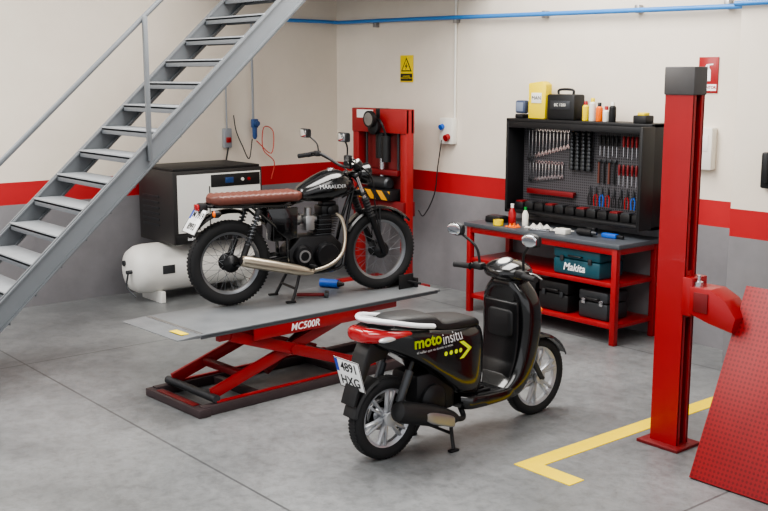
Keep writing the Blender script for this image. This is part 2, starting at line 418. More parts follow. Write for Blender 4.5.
part(mb,'headlight',mc,[BLK,LENS])
for s in(-1,1):
    part(MB().lathe([(.02,-.06),(.042,-.05),(.042,0),(.038,.004)],(.42,s*.05,1.06),(-.6,0,.8),20,mi=0).lathe([(.036,.005),(.001,.006)],(.42,s*.05,1.06),(-.6,0,.8),20,mi=1),'instrument',mc,[BLKM,CARD])
mb=MB(); mb.tube([(.15,-.4,1.09),(.24,-.26,1.12),(.35,-.1,1.03),(.37,0,1.02),(.35,.1,1.03),(.24,.26,1.12),(.15,.4,1.09)],.012,10)
part(mb,'handlebar',mc,BLKM)
for s in(-1,1):
    part(MB().tube([(.137,s*.42,1.088),(.205,s*.31,1.108)],.019,10,sub=1),'grip',mc,RUB)
    mb=MB().box((.235,s*.27,1.115),(.05,.06,.045),.01); mb.tube([(.26,s*.26,1.11),(.27,s*.33,1.1),(.22,s*.42,1.08)],.006,6); part(mb,'brake_lever',mc,BLKM)
    mb=MB().tube([(.24,s*.25,1.12),(.23,s*.27,1.2),(.18,s*.32,1.26)],.007,6,mi=0)
    mb.body([(-.065,-.03,.03,.008),(-.06,-.036,.036,.02),(.06,-.036,.036,.02),(.065,-.03,.03,.008)],e=4,mi=0,mat=Matrix.Translation((.165,s*.34,1.28))@Euler((0,0,pi/2)).to_matrix().to_4x4())
    mb.box((.143,s*.34,1.28),(.003,.105,.058),.001,mi=1)
    part(mb,'mirror',mc,[BLKM,GLS])
for a_ in ([(.26,-.24,1.1),(.42,-.14,1.0),(.42,-.05,.85),(.3,-.04,.78)],[(.26,.24,1.1),(.43,.12,.98),(.42,.05,.85),(.3,.04,.78)],[(.26,-.26,1.1),(.5,-.16,.95),(.56,-.12,.7),(XF-.02,-.1,.4)]):
    part(MB().tube(a_,.006,6),'control_cable',mc,BLKM)
# tail
mb=MB(); mb.box((-.86,0,.77),(.07,.09,.06),.015,mi=0).box((-.902,0,.77),(.02,.08,.05),.008,mi=1); part(mb,'tail_lamp',mc,[BLKM,TRED])
for s in(-1,1):
    mb=MB().cyl((-.80,s*.05,.74),(-.80,s*.13,.73),.006).lathe([(.015,-.03),(.028,-.01),(.028,.02)],(-.80,s*.15,.73),(-1,0,0),16).lathe([(.026,.02),(.015,.03),(.001,.032)],(-.80,s*.15,.73),(-1,0,0),16,mi=1)
    part(mb,'turn_signal',mc,[BLKM,ORG])
def plate(par,loc,tilt,l1,l2,w=.22,h=.16,sz=.062):
    e=part(MB().box((0,0,0),(.003,w,h),.001),'number_plate',par,LWH,'white plate with blue band and black characters',loc,(0,tilt,0))
    part(MB().box((-.002,w/2-.018,h*.25 if l1!='' else 0),(.002,.028,h*.42)),'plate_band',e,PLB)
    R=(pi/2,0,-pi/2)
    text(l1,sz,e,(-.003,-.014,h*.23),R,BLKM,sx=.95,off=.0012); text(l2,sz,e,(-.003,0,-h*.24),R,BLKM,sx=1.0,off=.0012)
    mb=MB(); b=.004
    for y,z,dy,dz in((0,h/2-b/2,w,b),(0,-h/2+b/2,w,b),(w/2-b/2,0,b,h),(-w/2+b/2,0,b,h)): mb.box((-.002,y,z),(.002,dy,dz))
    part(mb,'plate_border',e,BLKM)
    return e
plate(mc,(-.92,0,.67),math.radians(32),'M 7919','8993',.27,.21,.075)
part(MB().tube([(-.84,0,.76),(-.88,0,.71),(-.91,0,.67)],.012,6),'plate_bracket',mc,BLKM)
# stand & pegs
mb=MB()
for s in(-1,1):
    mb.tube([(-.1,s*.1,.24),(-.16,s*.14,.1),(-.2,s*.16,.012)],.012,8).box((-.22,s*.17,.008),(.08,.03,.014),.003)
mb.tube([(-.16,-.14,.1),(-.16,.14,.1)],.01); part(mb,'centre_stand',mc,BLKM)
for s in(-1,1): part(MB().cyl((-.03,s*.1,.27),(-.03,s*.24,.28),.013),'footpeg',mc,RUB)
# ------------------------------------------------ lift table
lt=thing(None,'lift_table','', 'red scissor motorcycle lift with grey steel platform','lift table',(-6.57,4.60,0),(0,0,math.radians(92.5)))
L=1.17; W=.38
mb=MB(); mb.box((0,0,.588),(2*L,2*W,.024),.004)
mb.prism([(-L+.01,.576),(-L+.01,.6),(-L-.16,.59),(-L-.16,.585)],-W,W,.001)
mb.box((0,-W+.004,.580),(2*L-.05,.008,.026),.002,mi=1).box((0,W-.004,.580),(2*L-.05,.008,.026),.002,mi=1)
part(mb,'platform',lt,[DECK,M('edge_grey',(84,86,90),.45,.3)])
part(MB().box((-L+.04,0,.602),(.03,2*W-.04,.004),.001),'end_strip',lt,STL)
mb=MB()
for s in(-1,1): mb.box((-.1,s*(W-.1),.535),(1.7,.05,.07),.005)
mb.box((-.20,-W+.012,.522),(1.0,.012,.088),.003)
pl=part(mb,'platform_frame',lt,RED)
text('MC500R',.075,pl,(-.24,-W+.004,.522),(pi/2,0,0),LWH,shear=.2,off=.001)
part(MB().box((-L-.05,-.22,.6),(.06,.16,.002)),'warning_label',lt,YEL)
for s,yy in((-1,.0),(1,.04)):
    for sd in(-1,1):
        mb=MB(); y=sd*(.26+yy)
        if s<0: mb.bar((-1.0,y,.12),(.32,y,.53),.03,.085,.005)
        else: mb.bar((-.85,y,.53),(.38,y,.1),.03,.085,.005)
        mb.cyl((-.30 ,y-.03,.335),(-.30,y+.03,.335),.036)
        part(mb,'scissor_arm',lt,RED)
for x,z in ((-.72,.207),(.05,.446),(-.6,.443),(.1,.198)):
    part(MB().box((x,0,z),(.06,.5,.05),.006),'cross_bar',lt,RED2)
for p,q,r in (((-1.0,-.33,.10),(-1.0,.33,.10),.03),((.32,-.3,.52),(.32,.3,.52),.02),((-.85,-.3,.52),(-.85,.3,.52),.02),((.38,-.3,.1),(.38,.3,.1),.02),((-.3,-.3,.335),(-.3,.3,.335),.018)):
    part(MB().cyl(p,q,r),'axle',lt,DST)
DKB=M('base_dark',(70,58,60),.45,.3,var=.2)
mb=MB()
for s in(-1,1): mb.box((-.12,s*.32,.035),(2.0,.07,.07),.006)
for x in(-.6,.3,.86): mb.box((x,0,.03),(.06,.66,.06),.005)
part(mb,'base_frame',lt,DKB)
for s in(-1,1): part(MB().box((-.25,s*.32,.078),(1.5,.03,.016),.003),'base_rail',lt,RED)
part(MB().box((-1.12,0,.03),(.10,.74,.06),.008),'base_end',lt,DKB)
part(MB().box((-1.12,0,.063),(.05,.5,.006),.001),'base_cover',lt,RED2)
mb=MB().cyl((-.35,0,.12),(.1,0,.40),.045,mi=1).cyl((.1,0,.40),(.25,0,.49),.022,mi=0); part(mb,'hydraulic_ram',lt,[CHR,RED2])
mb=MB()
for s in(-1,1): mb.box((.98,.0+s*.07-.1,.66),(.16,.012,.12),.004)
mb.box((1.08,-.1,.64),(.03,.2,.08),.004).cyl((1.0,-.32,.66),(1.0,-.17,.66),.010)
part(mb,'wheel_clamp',lt,BLKM)
# ------------------------------------------------ scooter
sc=thing(None,'scooter','', 'glossy black scooter with lime and white side lettering on its stand','scooter',(-4.775,4.65,0),(0,0,pi/2))
wheel(sc,(-.68,0,.262),.262,.050,.188,'alloy'); wheel(sc,(.68,0,.275),.275,.042,.212,'alloy')
mb=MB()
mb.body([(.045,.42,.74,.09),(.03,.33,.77,.14),(-.04,.29,.785,.17),(-.16,.33,.797,.185),(-.30,.43,.81,.192),(-.44,.53,.828,.193),(-.57,.615,.843,.184),(-.69,.68,.858,.160),(-.79,.735,.873,.12),(-.85,.78,.875,.07)],e=4.2,n=44)
sb=part(mb,'body_panel',sc,BLK)
TX=-.60
text('moto',.098,sb,(TX,-.3,.748),(pi/2,-.03,0),GRN,target=sb,off=.003,align='LEFT')
text('insitu',.098,sb,(TX+.225,-.3,.741),(pi/2,-.03,0),LWH,target=sb,off=.0,sx=.88,align='LEFT')
text('el taller que va donde tu estas',.024,sb,(TX+.02,-.3,.69),(pi/2,-.03,0),LWH,target=sb,align='LEFT')
ax_=TX+.37; az=.65
mb=MB()
for dx in (-.12,-.075,-.03,.01): mb.lathe([(.0001,0),(.015,0)],(ax_+dx,-.22,az),(0,-1,0),10,cap=False)
for sgn in (1,-1):
    n=6
    for i in range(n): 
        t0=i/n;t1=(i+1)/n; f=lambda t:(ax_+.095-.075*t, az+sgn*.055*t)
        a0=f(t0);a1=f(t1); mb.add([(a0[0]-.02,-.22,a0[1]),(a0[0]+.02,-.22,a0[1]),(a1[0]+.02,-.22,a1[1]),(a1[0]-.02,-.22,a1[1])],[[0,1,2,3]])
dk=part(mb,'arrow_decal',sb,GRN); project(dk.data,sb)
mb=MB(); mb.body([(.05,.74,.785,.08),(-.02,.75,.82,.125),(-.18,.76,.838,.152),(-.33,.77,.85,.16),(-.39,.78,.89,.155),(-.54,.79,.905,.142),(-.66,.81,.905,.11),(-.71,.83,.885,.06)],e=3.4)
part(mb,'seat',sc,M('seat_vinyl',(24,24,26),.5,bump=.1))
mb=MB(); mb.tube([(-.44,-.178,.835),(-.60,-.18,.865),(-.76,-.135,.90),(-.86,0,.91),(-.76,.135,.90),(-.60,.18,.865),(-.44,.178,.835)],.023,12,flat=.7)
mb.body([(-.68,.85,.88,.1),(-.76,.87,.905,.13),(-.85,.89,.915,.07)],e=3)
part(mb,'grab_rail',sc,SHW,'pearl white grab rail')
# tail lamp
mb=MB(); mb.body([(-.905,.785,.84,.05),(-.89,.775,.86,.10),(-.83,.765,.865,.14),(-.73,.775,.85,.168),(-.62,.80,.835,.188)],e=2.8,mi=0)
tl=part(mb,'tail_lamp',sc,TRED)
for s in(-1,1): part(MB().ball((-.78,s*.15,.80),(.07,.02,.018)),'lens',tl,LENS)
# rear mudguard & plate
mb=MB(); mb.prism([(-.70,.72),(-.84,.77),(-.875,.70),(-.935,.52),(-.975,.40),(-.955,.395),(-.905,.50),(-.84,.64),(-.72,.66)],-.065,.065,.006)
fender(mb,(-.68,0,.262),.295,110,168,.065)
part(mb,'mudguard',sc,BLKM)
plate(sc,(-.955,0,.585),math.radians(-16),'4891','HXG',.24,.2,.085)
# front shield: one solid broad panel flowing into the floorboard
mb=MB(); mb.vbody([(.235,.06,.38,.17),(.27,.11,.42,.185),(.32,.20,.455,.192),(.39,.28,.485,.197),(.50,.325,.515,.205),(.64,.345,.535,.215),(.76,.345,.54,.22),(.86,.34,.53,.208),(.93,.335,.515,.175),(.98,.335,.50,.135),(1.02,.345,.48,.10)],e=4.2,n=40)
ap=part(mb,'front_shield',sc,BLK)
mb=MB(); mb.prism([(.262,.36),(.312,.46),(.336,.60),(.338,.78),(.325,.86),(.36,.88),(.38,.60),(.36,.40),(.30,.34)],-.15,.15,.012)
kp=part(mb,'knee_panel',ap,SAT)
part(MB().body([(.318,.63,.80,.08),(.326,.62,.81,.11),(.35,.62,.81,.115)],e=6),'glove_box',ap,BLKM)
mb=MB().ball((.525,0,.93),(.03,.1,.03)); part(mb,'position_lamp',ap,LENS)
for s in (-1,1): part(MB().ball((.50,s*.16,.80),(.05,.05,.03)),'turn_signal',ap,ORG)
# floorboard
mb=MB(); mb.body([(-.16,.24,.33,.14),(-.1,.225,.325,.185),(.1,.225,.315,.195),(.25,.235,.32,.195),(.34,.26,.34,.17)],e=6)
fb=part(mb,'floorboard',sc,BLK)
mb=MB()
for i in range(5): mb.box((.02,-.12+.06*i,.322),(.2,.02,.012),.004)
part(mb,'foot_mat',fb,RUB)
# headset
mb=MB(); mb.body([(.27,1.03,1.07,.05),(.30,1.01,1.10,.13),(.37,.98,1.13,.165),(.45,.96,1.13,.145),(.52,.97,1.10,.11),(.55,1.0,1.06,.05)],e=2.6)
hs=part(mb,'handlebar_cover',sc,BLK)
part(MB().lathe([(.055,0),(.062,.004),(.055,.012)],(.36,0,1.118),(-.35,0,1),24,mi=0).lathe([(.042,.0125),(.001,.013)],(.36,0,1.118),(-.35,0,1),24,mi=1),'instrument_panel',hs,[DST,CARD])
part(MB().ball((.525,0,1.04),(.045,.085,.045)),'headlight',hs,LENS)
mb=MB().tube([(.27,-.33,1.065),(.34,-.12,1.06),(.34,.12,1.06),(.27,.33,1.065)],.014); part(mb,'handlebar',sc,BLKM)
for s in(-1,1):
    part(MB().lathe([(.021,0),(.019,.01),(.019,.12),(.026,.13)],(.258,s*.375,1.065),(.22,-s,0),14),'grip',sc,RUB)
    part(MB().box((.32,s*.2,1.07),(.06,.09,.05),.015),'switch_housing',sc,BLKM)
    part(MB().tube([(.36,s*.18,1.07),(.37,s*.26,1.07),(.32,s*.37,1.06)],.007,6,flat=.6),'brake_lever',sc,STL)
    mb=MB().tube([(.33,s*.2,1.09),(.31,s*.22,1.2),(.26,s*.32,1.29)],.009,8)
    R=Matrix.Translation((.245,s*.345,1.315))@Euler((0,0,pi/2)).to_matrix().to_4x4()
    mb.body([(-.07,-.02,.02,.008),(-.06,-.036,.036,.02),(0,-.046,.046,.026),(.06,-.036,.036,.02),(.07,-.02,.02,.008)],e=2.5,mat=R)
    mb.body([(-.06,-.018,.018,.004),(-.03,-.036,.036,.005),(.03,-.036,.036,.005),(.06,-.018,.018,.004)],e=2.2,mi=1,mat=Matrix.Translation((.219,s*.345,1.315))@Euler((0,0,pi/2)).to_matrix().to_4x4())
    part(mb,'mirror',sc,[BLKM,GLS])
# front fork + fender
mb=MB()
for s in(-1,1): mb.tube([(.46,s*.06,.62),(.55,s*.065,.48),(.68,s*.07,.275)],.02,10)
mb.cyl((.40,0,.95),(.49,0,.55),.025); mb.cyl((.68,-.09,.275),(.68,.09,.275),.012)
part(mb,'front_fork',sc,DST)
mb=MB(); fender(mb,(.68,0,.275),.308,25,175,.068)
mb.body([(.40,.42,.52,.06),(.5,.46,.59,.075),(.6,.52,.61,.07),(.66,.55,.60,.05)],e=2.6)
part(mb,'mudguard',sc,BLK)
# engine, exhaust, shocks, stand
mb=MB(); mb.prism([(-.8,.2),(-.74,.34),(-.45,.42),(-.15,.38),(-.12,.28),(-.2,.2),(-.5,.16)],.05,.15,.015)
mb.box((-.36,0,.39),(.34,.26,.28),.04); mb.lathe([(.1,0),(.1,.05),(.07,.07),(.02,.07)],(-.4,-.1,.35),(0,-1,0),24); mb.cyl((-.2,0,.33),(-.05,0,.33),.06)
part(mb,'engine',sc,OIL)
mb=MB(); mb.tube([(-.12,-.08,.25),(-.16,-.16,.19),(-.30,-.2,.22)],.018,10); d=Vector((-1,0,.3)).normalized(); o=Vector((-.27,-.205,.22))
mb.lathe([(.03,0),(.045,.04),(.06,.12),(.068,.2),(.068,.46),(.06,.50),(.03,.515)],o,d,24)
ex=part(mb,'exhaust',sc,BLKM)
mb=MB()
mb.body([(-.34,.20,.25,.004),(-.37,.20,.275,.008),(-.52,.25,.325,.008),(-.57,.28,.325,.004)],e=3,yc=-.272)
part(mb,'heat_shield',ex,STL,'silver heat shield')
for s in(-1,1):
    mb=MB(); a=Vector((-.70,s*.12,.3)); b=Vector((-.56,s*.13,.64)); mb.cyl(a,b,.014).cyl(a+(b-a)*.25,a+(b-a)*.8,.027,mi=1); part(mb,'shock_absorber',sc,[BLKM,DST])
mb=MB()
for s in(-1,1):
    mb.tube([(-.22,s*.1,.22),(-.25,s*.15,.1),(-.27,s*.19,.012)],.012,8).box((-.28,s*.2,.008),(.07,.035,.014),.003)
mb.tube([(-.25,-.15,.1),(-.25,.15,.1)],.01).tube([(-.25,.15,.1),(-.4,.2,.08),(-.45,.2,.1)],.008)
part(mb,'centre_stand',sc,BLKM)
# ------------------------------------------------ workbench
wb=thing(None,'workbench','', 'red steel workbench with grey top and two shelves','workbench',(-6.49,7.54,0))
part(MB().box((0,0,.885),(1.92,.64,.04),.005),'worktop',wb,M('bench_grey',(82,86,92),.4,.2,var=.2))
for x in(-.9,.9):
    for y in(-.28,.28): part(MB().box((x,y,.433),(.055,.055,.865),.004),'leg',wb,RED)
mb=MB()
for y in(-.28,.28): mb.box((0,y,.835),(1.85,.04,.06),.003)
for x in(-.9,.9): mb.box((x,0,.835),(.04,.56,.06),.003)
part(mb,'apron',wb,RED)
for z in(.16,.53):
    part(MB().box((0,0,z),(1.8,.58,.04),.004),'shelf',wb,RED)
# ------------------------------------------------ tool cabinet
tc=thing(None,'tool_cabinet','', 'black open wall cabinet with perforated tool panel above the workbench','tool cabinet',(-6.37,7.87,1.0))
def perf():
    m=M('perforated_panel',(92,92,96),.5); nt=m.node_tree; n=nt.nodes; b=n['Principled BSDF']
    t=[x for x in n if x.type=='TEX_COORD'][0]; mp=n.new('ShaderNodeVectorMath'); mp.operation='MULTIPLY'; mp.inputs[1].default_value=(40,0,40); nt.links.new(t.outputs['Object'],mp.inputs[0])
    fr=n.new('ShaderNodeVectorMath'); fr.operation='FRACTION'; nt.links.new(mp.outputs[0],fr.inputs[0])
    ds=n.new('ShaderNodeVectorMath'); ds.operation='DISTANCE'; ds.inputs[1].default_value=(.5,0,.5); nt.links.new(fr.outputs[0],ds.inputs[0])
    lt_=n.new('ShaderNodeMath'); lt_.operation='LESS_THAN'; lt_.inputs[1].default_value=.3; nt.links.new(ds.outputs['Value'],lt_.inputs[0])
    mx=n.new('ShaderNodeMix'); mx.data_type='RGBA'; mx.inputs['A'].default_value=lin(78,76,80); mx.inputs['B'].default_value=lin(16,16,18); nt.links.new(lt_.outputs[0],mx.inputs['Factor']); nt.links.new(mx.outputs['Result'],b.inputs['Base Color'])
    return m
part(MB().box((0,-.03,.46),(1.7,.02,.9)),'back_panel',tc,perf())
mb=MB(); mb.box((0,-.14,.915),(1.76,.27,.03),.004).box((0,-.14,.015),(1.76,.27,.03),.004)
for s in(-1,1): mb.box((s*.865,-.14,.465),(.03,.27,.93),.004)
mb.box((0,-.262,.875),(1.74,.02,.07),.003)
part(mb,'cabinet_frame',tc,BLKM)
part(MB().box((.87,-.36,.46),(.035,.18,.9),.006),'door',tc,BLKM)
CX,CY,CZ=-6.37,7.83,1.0
def wrench(Lh):
    mb=MB(); mb.box((0,-.006,-Lh/2),(.014,.006,Lh-.03),.002)
    mb.lathe([(.010,-.004),(.018,-.004),(.018,.004),(.010,.004)],(0,-.006,0),(0,1,0),14,closed=True)
    mb.prism([(-.008,-Lh+.02),(-.02,-Lh),(-.017,-Lh-.024),(-.008,-Lh-.026),(-.007,-Lh-.008),(.007,-Lh-.008),(.008,-Lh-.026),(.017,-Lh-.024),(.02,-Lh),(.008,-Lh+.02)],-.010,-.002)
    return mb
for i in range(12):
    Lh=.28-.012*i
    thing(wrench(Lh),'wrench',[CHR],'chrome combination wrench hanging on the perforated panel','wrench',(CX-.77+.046*i,CY-.012,CZ+.82),group='wrenches on the tool panel')
for i in range(11):
    thing(wrench(.18-.006*i),'wrench',[CHR],'small chrome combination wrench hanging on the perforated panel','wrench',(CX-.75+.042*i,CY-.012,CZ+.50),group='short wrenches on the tool panel')
for r,(x0,z0,n,hm) in enumerate(((.40,.80,9,RED),(.36,.54,9,RED2),(.13,.80,5,BLKM))):
    for i in range(n):
        o=thing(None,'screwdriver','', ('red' if hm is not BLKM else 'black')+'-handled screwdriver hanging on the perforated panel','screwdriver',(CX+x0+.048*i,CY-.025,CZ+z0),group='screwdrivers on the tool panel')
        part(MB().lathe([(.006,0),(.013,-.01),(.014,-.06),(.010,-.09),(.012,-.1)],(0,0,0),(0,0,1),10),'handle',o,hm)
        part(MB().cyl((0,0,-.1),(0,0,-.19-.01*(i%3)),.004,seg=8),'shaft',o,CHR)
PX=(.02,.09,.16,.23,.30,.38,.45,.52,.60,.68)
for i,xx in enumerate(PX):
    cn=('black','red','blue','red','black')[i%5]
    o=thing(None,'pliers','', 'pliers with '+cn+' handles hanging on the perforated panel','pliers',(CX+xx,CY-.018,CZ+.26),group='pliers on the tool panel')
    part(MB().prism([(-.012,0),(-.004,.05),(.004,.05),(.012,0),(.008,-.02),(-.008,-.02)],-.006,.006,.001),'jaw',o,DST)
    for s in(-1,1): part(MB().tube([(s*.006,0,-.015),(s*.022,0,-.06),(s*.016,0,-.13)],.006,6),'handle',o,{'black':BLKM,'red':RED,'blue':BLU}[cn])
for i in range(4):
    o=thing(None,'hammer','', 'hammer with dark head and '+('black' if i%2 else 'brown')+' handle hanging on the panel','hammer',(CX+.12+.06*i,CY-.022,CZ+.55),group='hammers on the tool panel')
    part(MB().cyl((0,0,.0),(0,0,-.2),.009,.011,seg=8),'handle',o,BLKM if i%2 else BRN); part(MB().box((0,0,.012),(.05,.022,.026),.004),'head',o,DST)
for j in range(4):
    o=thing(None,'socket_rail','', 'rail of dark sockets hanging on the tool panel','socket rail',(CX-.19+.07*j,CY-.02,CZ+.82),group='socket rails')
    part(MB().box((0,.0,-.18),(.02,.01,.38),.002),'rail',o,BLKM)
    for k in range(10): part(MB().lathe([(.016+.001*k,0),(.016+.001*k,.035),(.011,.04)],(0,-.005,-.02-.036*k),(0,-1,0),12),'socket',o,DST)
for i in range(12):
    mb=MB().box((0,0,.035),(.11,.12,.07),.008).box((0,-.01,.074),(.09,.09,.02),.003,mi=1)
    thing(mb,'parts_bin',[BLKM,(RED2,DST,BLKM)[i%3]],'small black parts bin in the cabinet bottom','parts bin',(CX-.76+.13*i,CY-.10,CZ+.032),group='parts bins in the cabinet')
thing(MB().box((0,0,0),(.6,.03,.03),.003).box((0,-.02,-.01),(.6,.02,.05),.003),'tool_holder',[RED2],'dark red holder strip fixed on the panel','tool holder',(CX-.45,CY-.03,CZ+.22))
# on top of cabinet (top z=1.93)
TZ=1.931
o=thing(None,'cardboard_box','', 'bright yellow box standing on the tool cabinet','box',(-6.93,7.72,TZ),(0,0,.1))
part(MB().prism([(-.1,0),(.1,0),(.11,.33),(.06,.36),(-.1,.34)],-.05,.05,.01),'box_body',o,YEL)
part(MB().box((0,-.053,.2),(.12,.004,.1),.001),'label_sticker',o,CARD)
text('MAN',.05,o,(0,-.057,.2),(pi/2,0,0),BLKM)
o=thing(None,'battery_charger','', 'black battery charger case with handle on the tool cabinet','battery charger',(-6.60,7.72,TZ))
part(MB().box((0,0,.12),(.34,.16,.24),.02),'case',o,BLKM)
part(MB().tube([(-.09,0,.23),(-.08,0,.28),(.08,0,.28),(.09,0,.23)],.012,8),'handle',o,BLKM)
part(MB().box((0,-.082,.14),(.24,.004,.08),.001),'label_sticker',o,DST); text('BC 1200',.04,o,(0,-.086,.14),(pi/2,0,0),CARD)
o=thing(None,'work_lamp','', 'small blue-grey lamp on the tool cabinet','lamp',(-7.14,7.70,TZ))
part(MB().box((0,0,.02),(.1,.1,.04),.01),'base',o,BLKM); part(MB().box((0,0,.11),(.13,.07,.13),.02),'head',o,M('blue_grey',(66,76,100),.4)); part(MB().box((0,-.037,.11),(.09,.004,.09),.002),'lens',o,M('lamp_face',(120,130,150),.3))
for i,(dx,h,c,cp) in enumerate(((-6.34,.16,YEL,RED),(-6.26,.19,CARD,YEL),(-6.18,.15,ORG,BLKM),(-6.10,.12,CARD,RED),(-6.03,.16,BLKM,CARD))):
    o=thing(None,'spray_can','', ('yellow','white','orange','short white','black')[i]+' spray can on top of the tool cabinet','spray can',(dx,7.70,TZ),group='cans on the cabinet')
    part(MB().lathe([(.03,0),(.032,.005),(.032,h-.03),(.02,h-.015)],(0,0,0),(0,0,1),18),'can',o,c); part(MB().lathe([(.018,h-.015),(.018,h+.015),(.014,h+.02)],(0,0,0),(0,0,1),14),'cap',o,cp)
thing(MB().box((0,0,.035),(.14,.12,.07),.01).box((0,0,.08),(.08,.08,.03),.01,mi=1),'socket_case',[BLKM,YEL],'small black case with yellow lid on the cabinet','case',(-5.66,7.66,TZ))
# bench items (top z=.905)
BZ=.906
o=thing(None,'spray_bottle','', 'red and white bottle on the workbench','bottle',(-6.98,7.42,BZ))
part(MB().lathe([(.035,0),(.038,.01),(.038,.12),(.015,.17)],(0,0,0),(0,0,1),18),'bottle',o,RED); part(MB().lathe([(.016,.17),(.018,.21)],(0,0,0),(0,0,1),14),'cap',o,WHT)
o=thing(None,'spray_bottle','', 'green-capped white bottle on the workbench','bottle',(-6.88,7.5,BZ))
part(MB().lathe([(.03,0),(.032,.01),(.032,.11),(.013,.15)],(0,0,0),(0,0,1),18),'bottle',o,CARD); part(MB().lathe([(.014,.15),(.016,.18)],(0,0,0),(0,0,1),14),'cap',o,M('green_cap',(30,140,60),.4))
def rag(sx,sy_,h):
    mb=MB(); n=10; vs=[];fs=[]
    for z in(0,1):
        for i in range(n+1):
            for j in range(n+1):
                e=1-max(abs(i/n*2-1),abs(j/n*2-1))**3
                vs.append(((i/n-.5)*sx*(1+.1*math.sin(j)),(j/n-.5)*sy_*(1+.12*math.cos(i*1.3)),.001 if z==0 else .002+h*e*(.5+.5*math.sin(i*1.7+j*.9))))
    N=n+1
    for i in range(n):
        for j in range(n):
            a=i*N+j; fs.append([a,a+1,a+N+1,a+N]); b=a+N*N; fs.append([b,b+N,b+N+1,b+1])
    mb.add(vs,fs); return mb
thing(rag(.22,.16,.05),'cleaning_rag',[CLO],'crumpled white rag on the workbench','rag',(-6.68,7.47,BZ))
thing(rag(.12,.10,.04),'cleaning_rag',[ORG],'small orange cloth on the workbench','rag',(-6.88,7.33,BZ))
thing(rag(.2,.14,.03),'cleaning_rag',[CLO],'crumpled pale paper rag on the workbench','rag',(-6.42,7.5,BZ))
o=thing(None,'power_drill','', 'black cordless drill lying on the workbench','drill',(-6.05,7.42,BZ))
part(MB().cyl((-.1,0,.035),(.06,0,.035),.032).box((-.07,.08,.03),(.05,.14,.045),.012).box((-.07,.16,.03),(.09,.05,.058),.01),'drill_body',o,BLKM); part(MB().cyl((.06,0,.035),(.11,0,.035),.022,.014),'chuck',o,DST)
thing(MB().box((0,0,.02),(.16,.06,.04),.01).box((.11,0,.02),(.08,.03,.03),.008,mi=1),'grinder',[BLU,BLKM],'small blue power tool on the workbench','power tool',(-5.85,7.5,BZ))
thing(MB().box((0,0,.03),(.2,.14,.06),.008).box((0,0,.063),(.17,.11,.008),.002,mi=1),'parts_tray',[BLKM,DST],'black parts tray on the workbench','tray',(-7.22,7.46,BZ))
thing(MB().box((0,0,.025),(.12,.09,.05),.006),'small_box',[CARD],'small pale box on the workbench','box',(-6.28,7.36,BZ))
thing(MB().box((0,0,.012),(.2,.03,.02),.005).lathe([(.02,0),(.02,.02)],(.1,0,.002),(0,0,1)),'ratchet',[CHR],'chrome ratchet lying on the workbench','ratchet',(-6.55,7.32,BZ),(0,0,.3))
thing(MB().lathe([(.045,0),(.05,.005),(.05,.055),(.04,.055),(.04,.01)],(0,0,0),(0,0,1)),'tape_roll',[YEL],'yellow roll of tape on the workbench','tape',(-7.05,7.3,BZ))
# shelf cases
def case(name,label,loc,d,m,txt=None,latch=DST,tm=LWH):
    o=thing(None,name,'',label,'case',loc)
    part(MB().box((0,0,d[2]*.3),(d[0],d[1],d[2]*.6-.004),.02).box((0,0,d[2]*.8),(d[0],d[1],d[2]*.4-.004),.02),'shell',o,m)
    for s in(-1,1): part(MB().box((s*d[0]*.3,-d[1]/2-.006,d[2]*.6),(.04,.012,.05),.003),'latch',o,latch)
    part(MB().tube([(-.07,-d[1]/2,d[2]*.72),(-.06,-d[1]/2-.03,d[2]*.74),(.06,-d[1]/2-.03,d[2]*.74),(.07,-d[1]/2,d[2]*.72)],.008,8),'handle',o,BLKM)
    if txt: text(txt,.095,o,(-.02,-d[1]/2-.003,d[2]*.3),(pi/2,0,0),tm,off=.002,shear=.2)
case('tool_case','teal plastic power-tool case on the upper shelf',(-6.05,7.45,.552),(.54,.34,.25),TEAL,'Makita')
case('tool_case','black tool case on the lower shelf',(-6.33,7.45,.182),(.36,.3,.28),BLKM)
case('tool_case','dark grey tool case with pale sticker on the lower shelf',(-5.87,7.46,.182),(.33,.3,.26),DST,None,CHR)
case('tool_case','small black tool case on the lower shelf',(-6.75,7.5,.182),(.3,.28,.22),BLKM)
# ------------------------------------------------ compressor
cp=thing(None,'air_compressor','', 'white and black screw compressor on a white horizontal tank','air compressor',(-9.9,5.65,0))
part(MB().box((0,0,1.0),(.76,1.08,.76),.015),'housing',cp,M('housing_dark',(44,42,42),.5,var=.1))
fp=part(MB().box((.385,0.01,1.04),(.012,1.0,.60),.004),'front_panel',cp,WHT)
part(MB().box((.394,-.12,.98),(.006,.010,.46),.001),'panel_trim',fp,BLKM)
part(MB().box((.385,0,.675),(.014,1.04,.09),.004),'base_panel',cp,BLKM)
text('airmaq',.075,fp,(.395,-.34,.80),(pi/2,0,pi/2),BLKM,off=.002)
text('industrial',.05,cp,(.395,-.3,.675),(pi/2,0,pi/2),LWH,off=.001)
cpn=part(MB().box((.394,.20,1.26),(.008,.60,.13),.003),'control_panel',cp,BLKM)
part(MB().box((.399,.12,1.26),(.004,.10,.06),.001),'display',cpn,M('display_blue',(40,70,120),.3))
for yy in(.28,.36): part(MB().lathe([(.018,0),(.016,.012)],(.398,yy,1.26),(1,0,0)),'button',cpn,RED if yy>.3 else CARD)
mb=MB(); 
for i in range(6): mb.box((-.1,-.545,.8+.06*i),(.36,.01,.02),.002)
part(mb,'vent_grille',cp,DST)
part(MB().box((-.0,0,1.39),(.72,1.04,.03),.005),'top_cover',cp,BLKM)
mb=MB().lathe([(.001,-.9),(.12,-.89),(.21,-.85),(.25,-.78),(.26,-.7),(.26,.6),(.22,.72),(.001,.78)],(0,0,.35),(0,1,0),36)
tnk=part(mb,'air_tank',cp,WHT)
